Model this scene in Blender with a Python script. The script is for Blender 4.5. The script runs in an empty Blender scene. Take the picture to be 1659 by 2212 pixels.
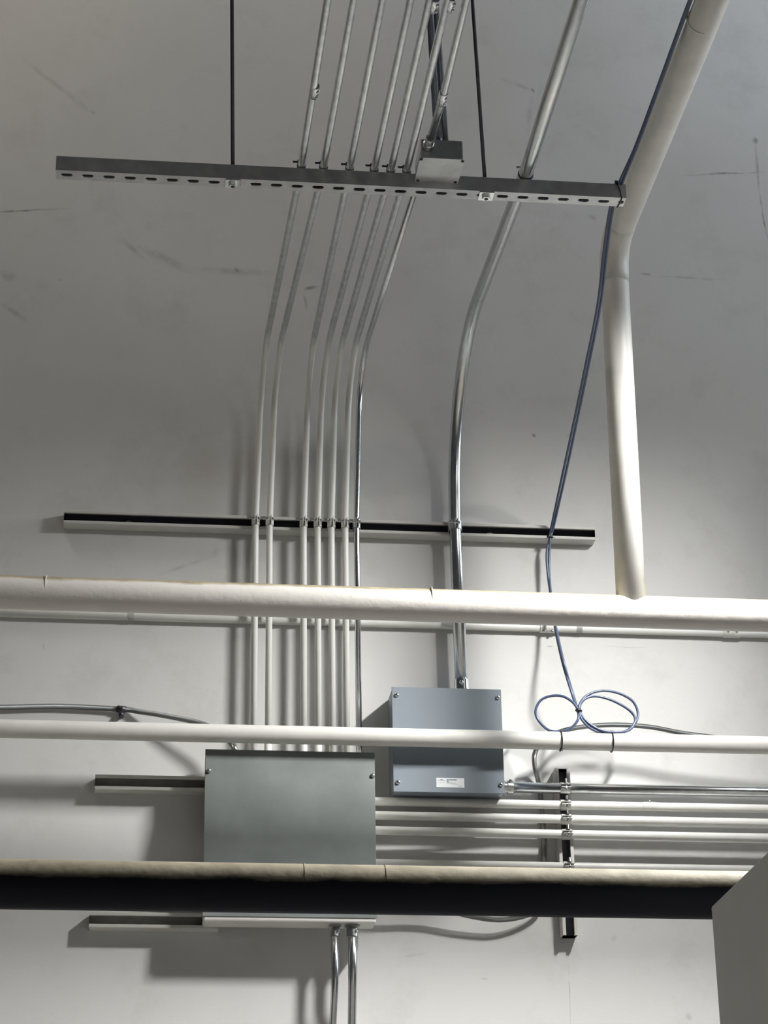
import bpy, bmesh, math, random
from mathutils import Vector, Matrix

random.seed(4)
S = bpy.context.scene
COL = S.collection
PI = math.pi
E = 1.6            # eye height of the camera above the floor; all heights below are measured from the eye

# ------------------------------------------------------------------ camera
F = 4900.0         # focal length in pixels of the 1659 x 2212 picture (a short telephoto)
YAW, PITCH, ROLL = 0.12308, 0.41127, -0.01630
_f = Vector((math.sin(YAW) * math.cos(PITCH), math.cos(YAW) * math.cos(PITCH), math.sin(PITCH)))
_r = Vector((math.cos(YAW), -math.sin(YAW), 0))
_u = _r.cross(_f)
CR = math.cos(ROLL) * _r + math.sin(ROLL) * _u
CU = -math.sin(ROLL) * _r + math.cos(ROLL) * _u
cam = bpy.data.cameras.new('camera')
cam.sensor_fit = 'VERTICAL'
cam.sensor_height = 24.0
cam.sensor_width = 24.0
cam.lens = 24.0 * F / 2212.0
cam.clip_start = 0.05
camo = bpy.data.objects.new('camera', cam)
camo.matrix_world = Matrix(((CR.x, CU.x, -_f.x, 0), (CR.y, CU.y, -_f.y, 0), (CR.z, CU.z, -_f.z, E), (0, 0, 0, 1)))
COL.objects.link(camo)
S.camera = camo


def at(px, py, y):
    """the point on the upright plane Y = y that is seen at a place in the photograph"""
    d = CR * ((px - 829.5) / F) - CU * ((py - 1106.0) / F) + _f
    return d * (y / d.y)


def at_h(px, py, z):
    """the point on the level plane at height z"""
    d = CR * ((px - 829.5) / F) - CU * ((py - 1106.0) / F) + _f
    return d * (z / d.z)


# ------------------------------------------------------------------ light and exposure
S.view_settings.view_transform = 'Standard'
S.view_settings.look = 'None'
S.view_settings.gamma = 1.0
S.view_settings.use_curve_mapping = False
S.view_settings.exposure = -0.08

world = bpy.data.worlds.new('world')
S.world = world
world.use_nodes = True
world.node_tree.nodes['Background'].inputs[0].default_value = (0.95, 0.96, 1.0, 1)
world.node_tree.nodes['Background'].inputs[1].default_value = 0.045


def area(name, loc, target, sx, sy, power, color):
    l = bpy.data.lights.new(name, 'AREA')
    l.shape = 'RECTANGLE'
    l.size, l.size_y = sx, sy
    l.energy = power
    l.color = color
    o = bpy.data.objects.new(name, l)
    COL.objects.link(o)
    o.location = (loc[0], loc[1], loc[2] + E)
    d = Vector(target) - Vector(loc)
    if abs(d.x) < 1e-6 and abs(d.y) < 1e-6:
        o.rotation_euler = (0, 0, 0)
    else:
        o.rotation_euler = d.to_track_quat('-Z', 'Y').to_euler()
    return o


# wall-washing lamp just past the right edge of the picture: its optics throw the light downwards and along the wall
def washer(name, loc, power, sx, sy, color, along):
    o = area(name, loc, (loc[0], loc[1], loc[2] - 1), sx, sy, power, color)
    l = o.data
    l.use_nodes = True
    nt = l.node_tree
    em = nt.nodes['Emission']
    g = nt.nodes.new('ShaderNodeNewGeometry')
    sep = nt.nodes.new('ShaderNodeSeparateXYZ')
    nt.links.new(g.outputs['Incoming'], sep.inputs[0])

    def mth(op, a_, b_=None, clamp=False):
        n = nt.nodes.new('ShaderNodeMath')
        n.operation = op
        n.use_clamp = clamp
        for i, v in enumerate((a_, b_)):
            if v is not None:
                if isinstance(v, (int, float)):
                    n.inputs[i].default_value = v
                else:
                    nt.links.new(v, n.inputs[i])
        return n.outputs[0]
    down = mth('POWER', mth('MULTIPLY', sep.outputs['Z'], -1.0, True), 1.0)
    side = mth('ADD', mth('MULTIPLY', mth('MULTIPLY', sep.outputs['X'], -1.0, True), along), 0.25)
    side = mth('ADD', side, mth('MULTIPLY', mth('POWER', mth('MULTIPLY', sep.outputs['Z'], -1.0, True), 3.0), 1.5))
    nt.links.new(mth('MULTIPLY', down, side), em.inputs['Strength'])
    return o


washer('wall_washer', (1.84, 4.43, 2.95), 83, 0.12, 0.45, (1.0, 0.99, 0.965), 6.0)
# the glow of that lamp's diffuser in all directions
gl = bpy.data.lights.new('washer_glow', 'POINT')
gl.energy = 2.5
gl.color = (1.0, 0.99, 0.965)
gl.shadow_soft_size = 0.09
glo = bpy.data.objects.new('washer_glow', gl)
COL.objects.link(glo)
glo.location = (1.84, 4.43, 2.90 + E)
# added spot that lights only the floor, to bounce fill onto undersides
sp = bpy.data.lights.new('floor_bounce_fill', 'SPOT')
sp.energy = 900
sp.color = (1.0, 0.97, 0.92)
sp.spot_size = math.radians(84)
sp.spot_blend = 0.4
sp.shadow_soft_size = 0.4
spo = bpy.data.objects.new('floor_bounce_fill', sp)
COL.objects.link(spo)
spo.location = (0.8, -0.6, 4.2 + E)
# lamp high up near the wall, beyond the upper right corner
area('high_lamp_cool', (3.0, 4.85, 5.3), (1.6, 5.7, 4.2), 0.5, 0.5, 20, (0.80, 0.89, 1.0))
# large cool fill added far off to the right, brightening right-hand pipe sides
area('side_fill', (8.0, 4.4, 4.2), (1.2, 5.0, 3.2), 2.2, 2.6, 210, (0.88, 0.94, 1.0))
# the far warm lamps of the hall, up on the left
area('high_lamp_warm', (-1.4, 4.4, 5.7), (0.0, 5.83, 4.2), 0.9, 0.9, 26, (1.0, 0.91, 0.77))


# ------------------------------------------------------------------ materials
def nmat(name):
    m = bpy.data.materials.new(name)
    m.use_nodes = True
    nt = m.node_tree
    b = nt.nodes['Principled BSDF']
    return m, nt, b


def N(nt, kind, **kw):
    n = nt.nodes.new(kind)
    for k, v in kw.items():
        setattr(n, k, v)
    return n


def noise(nt, scale, detail=4.0, vec=None, rough=0.55):
    n = N(nt, 'ShaderNodeTexNoise')
    n.inputs['Scale'].default_value = scale
    n.inputs['Detail'].default_value = detail
    n.inputs['Roughness'].default_value = rough
    if vec is not None:
        nt.links.new(vec, n.inputs['Vector'])
    return n


def rampn(nt, src, p0, p1, c0=(0, 0, 0, 1), c1=(1, 1, 1, 1)):
    r = N(nt, 'ShaderNodeValToRGB')
    r.color_ramp.elements[0].position = p0
    r.color_ramp.elements[0].color = c0
    r.color_ramp.elements[1].position = p1
    r.color_ramp.elements[1].color = c1
    nt.links.new(src, r.inputs['Fac'])
    return r


def mixc(nt, fac, a, b):
    m = N(nt, 'ShaderNodeMix', data_type='RGBA')
    if isinstance(fac, (int, float)):
        m.inputs['Factor'].default_value = fac
    else:
        nt.links.new(fac, m.inputs['Factor'])
    for s, v in (('A', a), ('B', b)):
        sock = [i for i in m.inputs if i.name == s and i.type == 'RGBA'][0]
        if isinstance(v, tuple):
            sock.default_value = v
        else:
            nt.links.new(v, sock)
    return [o for o in m.outputs if o.type == 'RGBA'][0]


def math_n(nt, op, a, b=None, clamp=False):
    m = N(nt, 'ShaderNodeMath', operation=op)
    m.use_clamp = clamp
    for i, v in enumerate((a, b)):
        if v is None:
            continue
        if isinstance(v, (int, float)):
            m.inputs[i].default_value = v
        else:
            nt.links.new(v, m.inputs[i])
    return m.outputs[0]


def bump(nt, b, h, strength, dist=0.002):
    n = N(nt, 'ShaderNodeBump')
    n.inputs['Strength'].default_value = strength
    n.inputs['Distance'].default_value = dist
    nt.links.new(h, n.inputs['Height'])
    nt.links.new(n.outputs[0], b.inputs['Normal'])


def pos(nt):
    return N(nt, 'ShaderNodeNewGeometry').outputs['Position']


def painted(name, c, rough=0.5, var=0.12, scale=14, bmp=0.15):
    m, nt, b = nmat(name)
    p = pos(nt)
    n = noise(nt, scale, 5, p)
    r = rampn(nt, n.outputs[0], 0.3, 0.75)
    d = tuple(x * (1 - var) for x in c[:3]) + (1,)
    nt.links.new(mixc(nt, r.outputs[0], d, c), b.inputs['Base Color'])
    b.inputs['Roughness'].default_value = rough
    n2 = noise(nt, 160, 3, p)
    bump(nt, b, n2.outputs[0], bmp, 0.001)
    return m


def metal(name, c, rough=0.3, var=0.2, scale=30, rv=0.15, met=1.0):
    m, nt, b = nmat(name)
    p = pos(nt)
    n = noise(nt, scale, 5, p)
    r = rampn(nt, n.outputs[0], 0.3, 0.7)
    d = tuple(x * (1 - var) for x in c[:3]) + (1,)
    nt.links.new(mixc(nt, r.outputs[0], d, c), b.inputs['Base Color'])
    b.inputs['Metallic'].default_value = met
    ro = math_n(nt, 'MULTIPLY_ADD', n.outputs[0], rv)
    ro.node.inputs[2].default_value = rough - rv * 0.5
    nt.links.new(ro, b.inputs['Roughness'])
    return m


M = {}
WHITE = (0.66, 0.65, 0.615, 1)
M['white_paint'] = painted('white_paint', WHITE, 0.45)
M['conduit_paint'] = painted('conduit_paint', (0.70, 0.70, 0.665, 1), 0.40)
M['strut_paint'] = painted('strut_paint', (0.56, 0.55, 0.52, 1), 0.5)
M['galv'] = metal('galvanised_steel', (0.64, 0.66, 0.67, 1), 0.34, 0.22, 40, 0.15, 0.85)
M['strut_galv'] = metal('strut_galvanised', (0.62, 0.63, 0.64, 1), 0.36, 0.25, 22, 0.15, 0.72)
M['emt'] = metal('bright_conduit_steel', (0.66, 0.68, 0.69, 1), 0.24, 0.15, 50, 0.1)
M['chrome'] = metal('bright_zinc', (0.78, 0.80, 0.81, 1), 0.14, 0.1, 60, 0.06)
M['zinc'] = metal('zinc_fitting', (0.55, 0.56, 0.55, 1), 0.32, 0.2, 80)
M['rod'] = metal('dark_threaded_steel', (0.10, 0.095, 0.11, 1), 0.45, 0.2, 60)
M['dark_conduit'] = metal('dull_dark_conduit', (0.20, 0.21, 0.24, 1), 0.4, 0.25, 40)
M['cover_grey'] = painted('grey_cover_paint', (0.235, 0.258, 0.252, 1), 0.5, 0.30, 7, 0.08)
M['box_grey'] = painted('blue_grey_paint', (0.215, 0.25, 0.285, 1), 0.42, 0.05, 14, 0.05)
M['cabinet_grey'] = painted('cabinet_grey', (0.62, 0.61, 0.585, 1), 0.6, 0.08, 8, 0.15)
M['black'] = painted('black_plastic', (0.012, 0.012, 0.014, 1), 0.4, 0.2)
M['blue_cable'] = painted('blue_cable_jacket', (0.08, 0.105, 0.18, 1), 0.3, 0.15)
M['label_white'] = painted('label_white', (0.80, 0.82, 0.83, 1), 0.5, 0.03)
M['label_ink'] = painted('label_ink', (0.12, 0.14, 0.17, 1), 0.6, 0.05)
M['label_bar'] = painted('label_bar', (0.33, 0.38, 0.42, 1), 0.6, 0.05)
M['inside'] = metal('unpainted_shaded_inside', (0.30, 0.30, 0.32, 1), 0.55, 0.2, 40)  # bare steel, toned darker for the shade within the hanging and upright channels
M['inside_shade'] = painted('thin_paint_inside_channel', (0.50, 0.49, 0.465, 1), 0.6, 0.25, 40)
M['inside_dark'] = painted('bare_inside_shade_darkened', (0.10, 0.10, 0.125, 1), 0.5, 0.25, 40)  # bare inner faces of the long channel, with its inside shade in the colour
M['dark_hole'] = painted('shut_knockout', (0.02, 0.02, 0.025, 1), 0.6, 0.1)


def armored():
    m, nt, b = nmat('armoured_cable')
    p = N(nt, 'ShaderNodeUVMap').outputs[0]
    w = N(nt, 'ShaderNodeTexWave', wave_type='BANDS', bands_direction='X')
    w.inputs['Scale'].default_value = 50
    nt.links.new(p, w.inputs['Vector'])
    nt.links.new(mixc(nt, w.outputs['Fac'], (0.16, 0.16, 0.15, 1), (0.55, 0.55, 0.53, 1)), b.inputs['Base Color'])
    b.inputs['Metallic'].default_value = 0.9
    b.inputs['Roughness'].default_value = 0.3
    bump(nt, b, w.outputs['Fac'], 1.0, 0.002)
    return m


M['armored'] = armored()


def overspray():
    """galvanised conduit, wall paint up to the bend with a ragged end"""
    m, nt, b = nmat('conduit_paint_over_steel')
    p = pos(nt)
    sep = N(nt, 'ShaderNodeSeparateXYZ')
    nt.links.new(p, sep.inputs[0])
    n = noise(nt, 30, 4, p)
    v = math_n(nt, 'MULTIPLY_ADD', n.outputs[0], 0.10)
    nt.links.new(sep.outputs['Y'], v.node.inputs[2])
    r = rampn(nt, v, 0.0, 1.0)
    mr = N(nt, 'ShaderNodeMapRange')
    nt.links.new(v, mr.inputs['Value'])
    mr.inputs['From Min'].default_value = 5.64
    mr.inputs['From Max'].default_value = 5.73
    g = noise(nt, 45, 5, p)
    gr = rampn(nt, g.outputs[0], 0.3, 0.7, (0.55, 0.57, 0.58, 1), (0.74, 0.76, 0.765, 1))
    nt.links.new(mixc(nt, mr.outputs[0], gr.outputs[0], (0.70, 0.70, 0.665, 1)), b.inputs['Base Color'])
    me = math_n(nt, 'SUBTRACT', 1.0, mr.outputs[0])
    nt.links.new(me, b.inputs['Metallic'])
    ro = math_n(nt, 'MULTIPLY_ADD', mr.outputs[0], 0.1)
    ro.node.inputs[2].default_value = 0.32
    nt.links.new(ro, b.inputs['Roughness'])
    return m


M['overspray'] = overspray()


def dusty_pipe(name, base, dust, lo, hi, rough, jag, spec=0.4):
    """pipe with a settled coat on its upper side"""
    m, nt, b = nmat(name)
    p = pos(nt)
    sep = N(nt, 'ShaderNodeSeparateXYZ')
    nt.links.new(N(nt, 'ShaderNodeNewGeometry').outputs['Normal'], sep.inputs[0])
    mp = N(nt, 'ShaderNodeMapping')
    mp.inputs['Scale'].default_value = (7, 16, 16)
    nt.links.new(p, mp.inputs['Vector'])
    n = noise(nt, 1.4, 7, mp.outputs[0], 0.65)
    v = math_n(nt, 'MULTIPLY_ADD', n.outputs[0], jag)
    nt.links.new(sep.outputs['Z'], v.node.inputs[2])
    mr = N(nt, 'ShaderNodeMapRange')
    nt.links.new(v, mr.inputs['Value'])
    mr.inputs['From Min'].default_value = lo + jag * 0.5
    mr.inputs['From Max'].default_value = hi + jag * 0.5
    n3 = noise(nt, 22, 4, p)
    r3 = rampn(nt, n3.outputs[0], 0.3, 0.65, tuple(x * 0.68 for x in dust[:3]) + (1,), dust)
    nt.links.new(mixc(nt, mr.outputs[0], base, r3.outputs[0]), b.inputs['Base Color'])
    b.inputs['Roughness'].default_value = rough
    b.inputs['Specular IOR Level'].default_value = spec
    n2 = noise(nt, 55, 4, p)
    bump(nt, b, n2.outputs[0], 0.35, 0.003)
    return m


M['black_pipe'] = dusty_pipe('black_steel_pipe_dusty', (0.010, 0.011, 0.016, 1), (0.25, 0.225, 0.165, 1), 0.06, 0.26, 0.6, 0.5, 0.1)
M['main_pipe'] = dusty_pipe('white_pipe_dusty_top', (0.60, 0.575, 0.54, 1), (0.36, 0.31, 0.205, 1), 0.52, 0.74, 0.42, 0.5)


def wall_material():
    m, nt, b = nmat('painted_concrete_wall')
    p = pos(nt)
    n = noise(nt, 1.6, 6, p)
    r = rampn(nt, n.outputs[0], 0.3, 0.7, (0.585, 0.58, 0.565, 1), (0.64, 0.64, 0.63, 1))
    # thin scuffs and smears: (centre x, centre z, half length, half width, angle, strength)
    marks = []

    def seg(a, c, w, s):
        pa, pb = at(a[0], a[1], 5.83), at(c[0], c[1], 5.83)
        d = pb - pa
        marks.append(((pa.x + pb.x) / 2, (pa.z + pb.z) / 2 + E, math.hypot(d.x, d.z) / 2, w, math.atan2(d.z, d.x), s))
    seg((-20, 459), (108, 452), 0.0045, 0.75)
    seg((60, 456), (160, 450), 0.004, 0.3)
    seg((1470, 379), (1670, 371), 0.004, 0.6)
    seg((1525, 377), (1590, 373), 0.006, 0.7)
    seg((1632, 305), (1640, 420), 0.007, 0.45)
    seg((1630, 296), (1634, 312), 0.012, 0.8)
    seg((1637, 400), (1662, 540), 0.004, 0.6)
    seg((1227, 2055), (1231, 2230), 0.0022, 0.35)
    seg((655, 625), (685, 618), 0.008, 0.6)
    seg((657, 632), (662, 670), 0.006, 0.4)
    seg((455, 1205), (475, 1185), 0.012, 0.35)
    seg((340, 1245), (455, 1203), 0.007, 0.25)
    seg((290, 530), (420, 590), 0.02, 0.25)
    seg((260, 515), (310, 560), 0.012, 0.3)
    seg((400, 580), (600, 590), 0.016, 0.22)
    seg((505, 575), (518, 590), 0.010, 0.5)
    seg((126, 605), (136, 604), 0.006, 0.6)
    seg((0, 590), (38, 605), 0.02, 0.3)
    seg((0, 655), (60, 695), 0.012, 0.3)
    seg((1150, 935), (1158, 944), 0.008, 0.7)
    seg((1224, 938), (1230, 941), 0.006, 0.4)
    seg((40, 120), (200, 245), 0.012, 0.2)
    seg((195, 240), (210, 245), 0.006, 0.5)
    seg((1080, 170), (1150, 196), 0.01, 0.3)
    seg((1147, 190), (1155, 200), 0.007, 0.6)
    seg((1150, 200), (1140, 290), 0.012, 0.22)
    seg((1380, 590), (1420, 597), 0.006, 0.5)
    seg((1420, 597), (1560, 603), 0.006, 0.3)
    seg((1270, 465), (1290, 475), 0.01, 0.3)
    seg((92, 1385), (97, 1405), 0.004, 0.25)
    seg((1290, 1396), (1400, 1399), 0.003, 0.2)
    seg((1180, 1396), (1200, 1398), 0.004, 0.35)
    seg((1483, 2187), (1493, 2205), 0.010, 0.3)
    seg((865, 2066), (925, 2058), 0.006, 0.2)
    seg((1035, 2112), (1055, 2114), 0.005, 0.25)
    seg((1322, 2035), (1330, 2020), 0.009, 0.15)
    total = None
    wob = noise(nt, 9, 4, p)
    sub = N(nt, 'ShaderNodeVectorMath', operation='MULTIPLY_ADD')
    nt.links.new(wob.outputs['Color'], sub.inputs[0])
    sub.inputs[1].default_value = (0.012, 0.0, 0.012)
    nt.links.new(p, sub.inputs[2])
    for (cx, cz, hl, hw, a, s) in marks:
        mp = N(nt, 'ShaderNodeMapping', vector_type='TEXTURE')
        mp.inputs['Location'].default_value = (cx + 0.006, 0, cz + 0.006)
        mp.inputs['Rotation'].default_value = (0, -a, 0)
        mp.inputs['Scale'].default_value = (hl * 1.15, 1e5, hw)
        nt.links.new(sub.outputs[0], mp.inputs['Vector'])
        ln = N(nt, 'ShaderNodeVectorMath', operation='LENGTH')
        nt.links.new(mp.outputs[0], ln.inputs[0])
        mr = N(nt, 'ShaderNodeMapRange')
        mr.inputs['From Min'].default_value = 0.2
        mr.inputs['From Max'].default_value = 1.0
        mr.inputs['To Min'].default_value = min(1.0, s * 1.05)
        mr.inputs['To Max'].default_value = 0.0
        nt.links.new(ln.outputs['Value'], mr.inputs['Value'])
        total = mr.outputs[0] if total is None else math_n(nt, 'MAXIMUM', total, mr.outputs[0])
    pn = noise(nt, 30, 4, p)
    pr = rampn(nt, pn.outputs[0], 0.3, 0.6)
    fac = math_n(nt, 'MULTIPLY', total, pr.outputs[0])
    c2 = mixc(nt, fac, r.outputs[0], (0.10, 0.095, 0.085, 1))
    # faint overall grime, blotchy
    g = noise(nt, 5.0, 7, p, 0.7)
    gr = rampn(nt, g.outputs[0], 0.52, 0.78, (0, 0, 0, 1), (0.36, 0.36, 0.36, 1))
    c3 = mixc(nt, gr.outputs[0], c2, (0.40, 0.385, 0.36, 1))
    nt.links.new(c3, b.inputs['Base Color'])
    b.inputs['Roughness'].default_value = 0.75
    b.inputs['Specular IOR Level'].default_value = 0.3
    bn = noise(nt, 90, 4, p)
    bump(nt, b, bn.outputs[0], 0.12, 0.002)
    return m


M['wall'] = wall_material()
M['floor'] = painted('concrete_floor', (0.44, 0.42, 0.39, 1), 0.6, 0.2, 3)


# ------------------------------------------------------------------ helpers
def finish(name, bm, mat, parent=None, smooth=False, origin=None, label=None):
    """link a bmesh built in eye coordinates as one mesh object"""
    me = bpy.data.meshes.new(name)
    bmesh.ops.recalc_face_normals(bm, faces=bm.faces)
    base = Vector((0, 0, 0))
    if parent is not None:
        base = ROOT_AT[parent.name]
    elif origin is not None:
        base = Vector(origin) + Vector((0, 0, E))
    for v in bm.verts:
        v.co = v.co + Vector((0, 0, E)) - base
    bm.to_mesh(me)
    bm.free()
    if smooth:
        for f in me.polygons:
            f.use_smooth = True
    me.materials.append(mat)
    o = bpy.data.objects.new(name, me)
    COL.objects.link(o)
    if parent is not None:
        o.parent = parent
        ROOT_AT[o.name] = base
    else:
        o.location = base
        ROOT_AT[o.name] = base
    if smooth == 'auto':
        try:
            me.set_sharp_from_angle(angle=math.radians(35))
        except Exception:
            pass
    if label:
        o['label'] = label
    return o


ROOT_AT = {}


def thing(name, label, cat, at_, group=None):
    o = bpy.data.objects.new(name, None)
    o.empty_display_size = 0.05
    COL.objects.link(o)
    b = Vector(at_) + Vector((0, 0, E))
    o.location = b
    ROOT_AT[o.name] = b
    tag(o, label, cat, group)
    return o


def tag(o, label, cat, group=None):
    o['label'] = label
    o['category'] = cat
    if group:
        o['group'] = group
    return o


def fillet(pts, radii, n=14):
    """polyline with rounded corners"""
    pts = [Vector(p) for p in pts]
    if isinstance(radii, (int, float)):
        radii = [radii] * (len(pts) - 2)
    out = [pts[0]]
    for i in range(1, len(pts) - 1):
        a, b, c = pts[i - 1], pts[i], pts[i + 1]
        u, v = (a - b).normalized(), (c - b).normalized()
        ang = u.angle(v)
        if radii[i - 1] <= 0 or ang > PI - 0.002:
            out.append(b)
            continue
        t = radii[i - 1] / math.tan(ang / 2)
        bis = (u + v).normalized()
        cen = b + bis * (radii[i - 1] / math.sin(ang / 2))
        s, e = b + u * t - cen, b + v * t - cen
        tot = s.angle(e)
        ax = s.cross(e).normalized()
        for k in range(n + 1):
            out.append(cen + Matrix.Rotation(tot * k / n, 3, ax) @ s)
    out.append(pts[-1])
    return out


def spline(pts, n=10):
    """Catmull-Rom through the points"""
    P = [Vector(p) for p in pts]
    P = [P[0] * 2 - P[1]] + P + [P[-1] * 2 - P[-2]]
    out = []
    for i in range(1, len(P) - 2):
        for k in range(n):
            t = k / n
            a, b, c, d = P[i - 1], P[i], P[i + 1], P[i + 2]
            out.append(0.5 * ((2 * b) + (c - a) * t + (2 * a - 5 * b + 4 * c - d) * t * t + (3 * b - a - 3 * c + d) * t ** 3))
    out.append(P[-2])
    return out


def tube(bm, path, r, seg=20, caps=True, uv=False):
    path = [Vector(p) for p in path]
    rings = []
    t0 = (path[1] - path[0]).normalized()
    ref = Vector((0, 0, 1)) if abs(t0.z) < 0.9 else Vector((1, 0, 0))
    nrm = (ref - t0 * ref.dot(t0)).normalized()
    dist = [0.0]
    for i in range(1, len(path)):
        dist.append(dist[-1] + (path[i] - path[i - 1]).length)
    for i, p in enumerate(path):
        if i == 0:
            t = path[1] - path[0]
        elif i == len(path) - 1:
            t = path[-1] - path[-2]
        else:
            t = (path[i + 1] - p).normalized() + (p - path[i - 1]).normalized()
        t = t.normalized()
        nrm = (nrm - t * nrm.dot(t)).normalized()
        bi = t.cross(nrm)
        rr = r[i] if isinstance(r, (list, tuple)) else r
        rings.append([bm.verts.new(p + (nrm * math.cos(2 * PI * k / seg) + bi * math.sin(2 * PI * k / seg)) * rr) for k in range(seg)])
    lay = bm.loops.layers.uv.verify() if uv else None
    for i in range(len(rings) - 1):
        for k in range(seg):
            f = bm.faces.new((rings[i][k], rings[i][(k + 1) % seg], rings[i + 1][(k + 1) % seg], rings[i + 1][k]))
            if lay:
                for l, (d, kk) in zip(f.loops, ((dist[i], k), (dist[i], k + 1), (dist[i + 1], k + 1), (dist[i + 1], k))):
                    l[lay].uv = (d * 10, kk / seg)
    if caps:
        bm.faces.new(rings[0])
        bm.faces.new(rings[-1])
    return rings


def cyl(bm, a, b, r, seg=20):
    tube(bm, [a, b], r, seg)


def box(bm, x0, x1, y0, y1, z0, z1, bev=0.0, segs=2):
    vs = [bm.verts.new((x, y, z)) for x in (x0, x1) for y in (y0, y1) for z in (z0, z1)]
    fs = [(0, 1, 3, 2), (4, 6, 7, 5), (0, 4, 5, 1), (2, 3, 7, 6), (0, 2, 6, 4), (1, 5, 7, 3)]
    faces = [bm.faces.new([vs[i] for i in f]) for f in fs]
    if bev:
        es = list({e for f in faces for e in f.edges})
        bmesh.ops.bevel(bm, geom=es, offset=bev, segments=segs, affect='EDGES', profile=0.5)


def extrude_profile(bm, prof, frame, length, inside=None):
    """closed 2D profile (u, v) swept along w; frame = (origin, U, V, W)"""
    o, U, V, W = [Vector(x) for x in frame]
    a = [bm.verts.new(o + U * u + V * v) for u, v in prof]
    b = [bm.verts.new(o + U * u + V * v + W * length) for u, v in prof]
    n = len(prof)
    for i in range(n):
        f = bm.faces.new((a[i], a[(i + 1) % n], b[(i + 1) % n], b[i]))
        if inside and inside[0] <= i < inside[1]:
            f.material_index = 1
    fa, fb = bm.faces.new(a), bm.faces.new(b)
    bmesh.ops.triangulate(bm, faces=[fa, fb])


def channel_profile(t=0.0026, w=0.0413, h=0.0413, lip=0.0095, ret=0.007):
    """open side at v = 0, closed web at v = h"""
    hw = w / 2
    half = [(hw - lip, ret), (hw - lip, 0.0008), (hw - lip + 0.0008, 0), (hw - 0.0025, 0), (hw - 0.0007, 0.0007), (hw, 0.0025), (hw, h - 0.0025), (hw - 0.0007, h - 0.0007), (hw - 0.0025, h)]
    inner = [(hw - lip + t, ret), (hw - lip + t, t), (hw - t, t), (hw - t, h - t)]
    right = [(u, v) for u, v in half]
    left = [(-u, v) for u, v in reversed(half)]
    inr = [(u, v) for u, v in inner]
    inl = [(-u, v) for u, v in reversed(inner)]
    # outer right going up to the web, across to the left, down the left lip, inner left, inner right
    return right + left + inl[::-1] + inr[::-1]


def screw_head(bm, c, n, r=0.006, h=0.004, hexa=False):
    c, n = Vector(c), Vector(n).normalized()
    s = 6 if hexa else 14
    if hexa:
        tube(bm, [c, c + n * h], r, 6)
    else:
        tube(bm, [c, c + n * h * 0.55, c + n * h * 0.9, c + n * h], [r, r * 0.95, r * 0.7, r * 0.3], s)


# ------------------------------------------------------------------ the setting
YW = 5.83
bm = bmesh.new()
box(bm, -9, 11, YW, YW + 0.25, -E - 0.2, 9.5)
o = finish('wall_back', bm, M['wall'])
o['kind'] = 'structure'
bm = bmesh.new()
box(bm, -9, 11, -8, YW + 0.25, -E - 0.2, -E)
o = finish('floor', bm, M['floor'])
o['kind'] = 'structure'

# ------------------------------------------------------------------ strut channels
SY = YW - 0.0413


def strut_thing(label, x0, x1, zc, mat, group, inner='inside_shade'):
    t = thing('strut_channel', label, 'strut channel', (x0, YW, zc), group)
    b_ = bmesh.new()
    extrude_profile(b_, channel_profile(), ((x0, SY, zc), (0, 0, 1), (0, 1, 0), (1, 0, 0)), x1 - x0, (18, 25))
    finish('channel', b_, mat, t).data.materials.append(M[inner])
    return t


SG = 'metal strut channels fixed to the wall'
zs = 2.4995
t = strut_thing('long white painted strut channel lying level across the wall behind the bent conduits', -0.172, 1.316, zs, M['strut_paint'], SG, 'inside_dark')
for x in (0.006, 1.02):
    b_ = bmesh.new()
    screw_head(b_, (x, YW - 0.003, zs - 0.004), (0, -1, 0), 0.011, 0.010, True)
    finish('anchor_bolt', b_, M['zinc'], t, label='small hexagonal bolt head inside the channel')
strut_thing('short strut channel beside the upper part of the large grey box, above the black pipe', -0.060, 0.45, 1.7437, M['strut_paint'], SG)
t = strut_thing('short strut channel beside the bottom edge of the large grey box, below the black pipe', -0.062, 0.27, 1.3775, M['strut_paint'], SG)
# upright channel
t = thing('strut_channel', 'short upright strut channel that the horizontal conduits beside the blue-grey box are clamped to', 'strut channel', (1.19, YW, 1.35), SG)
bm = bmesh.new()
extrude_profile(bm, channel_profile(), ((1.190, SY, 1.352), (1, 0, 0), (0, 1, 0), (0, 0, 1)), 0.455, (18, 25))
finish('channel', bm, M['strut_paint'], t).data.materials.append(M['inside'])


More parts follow.
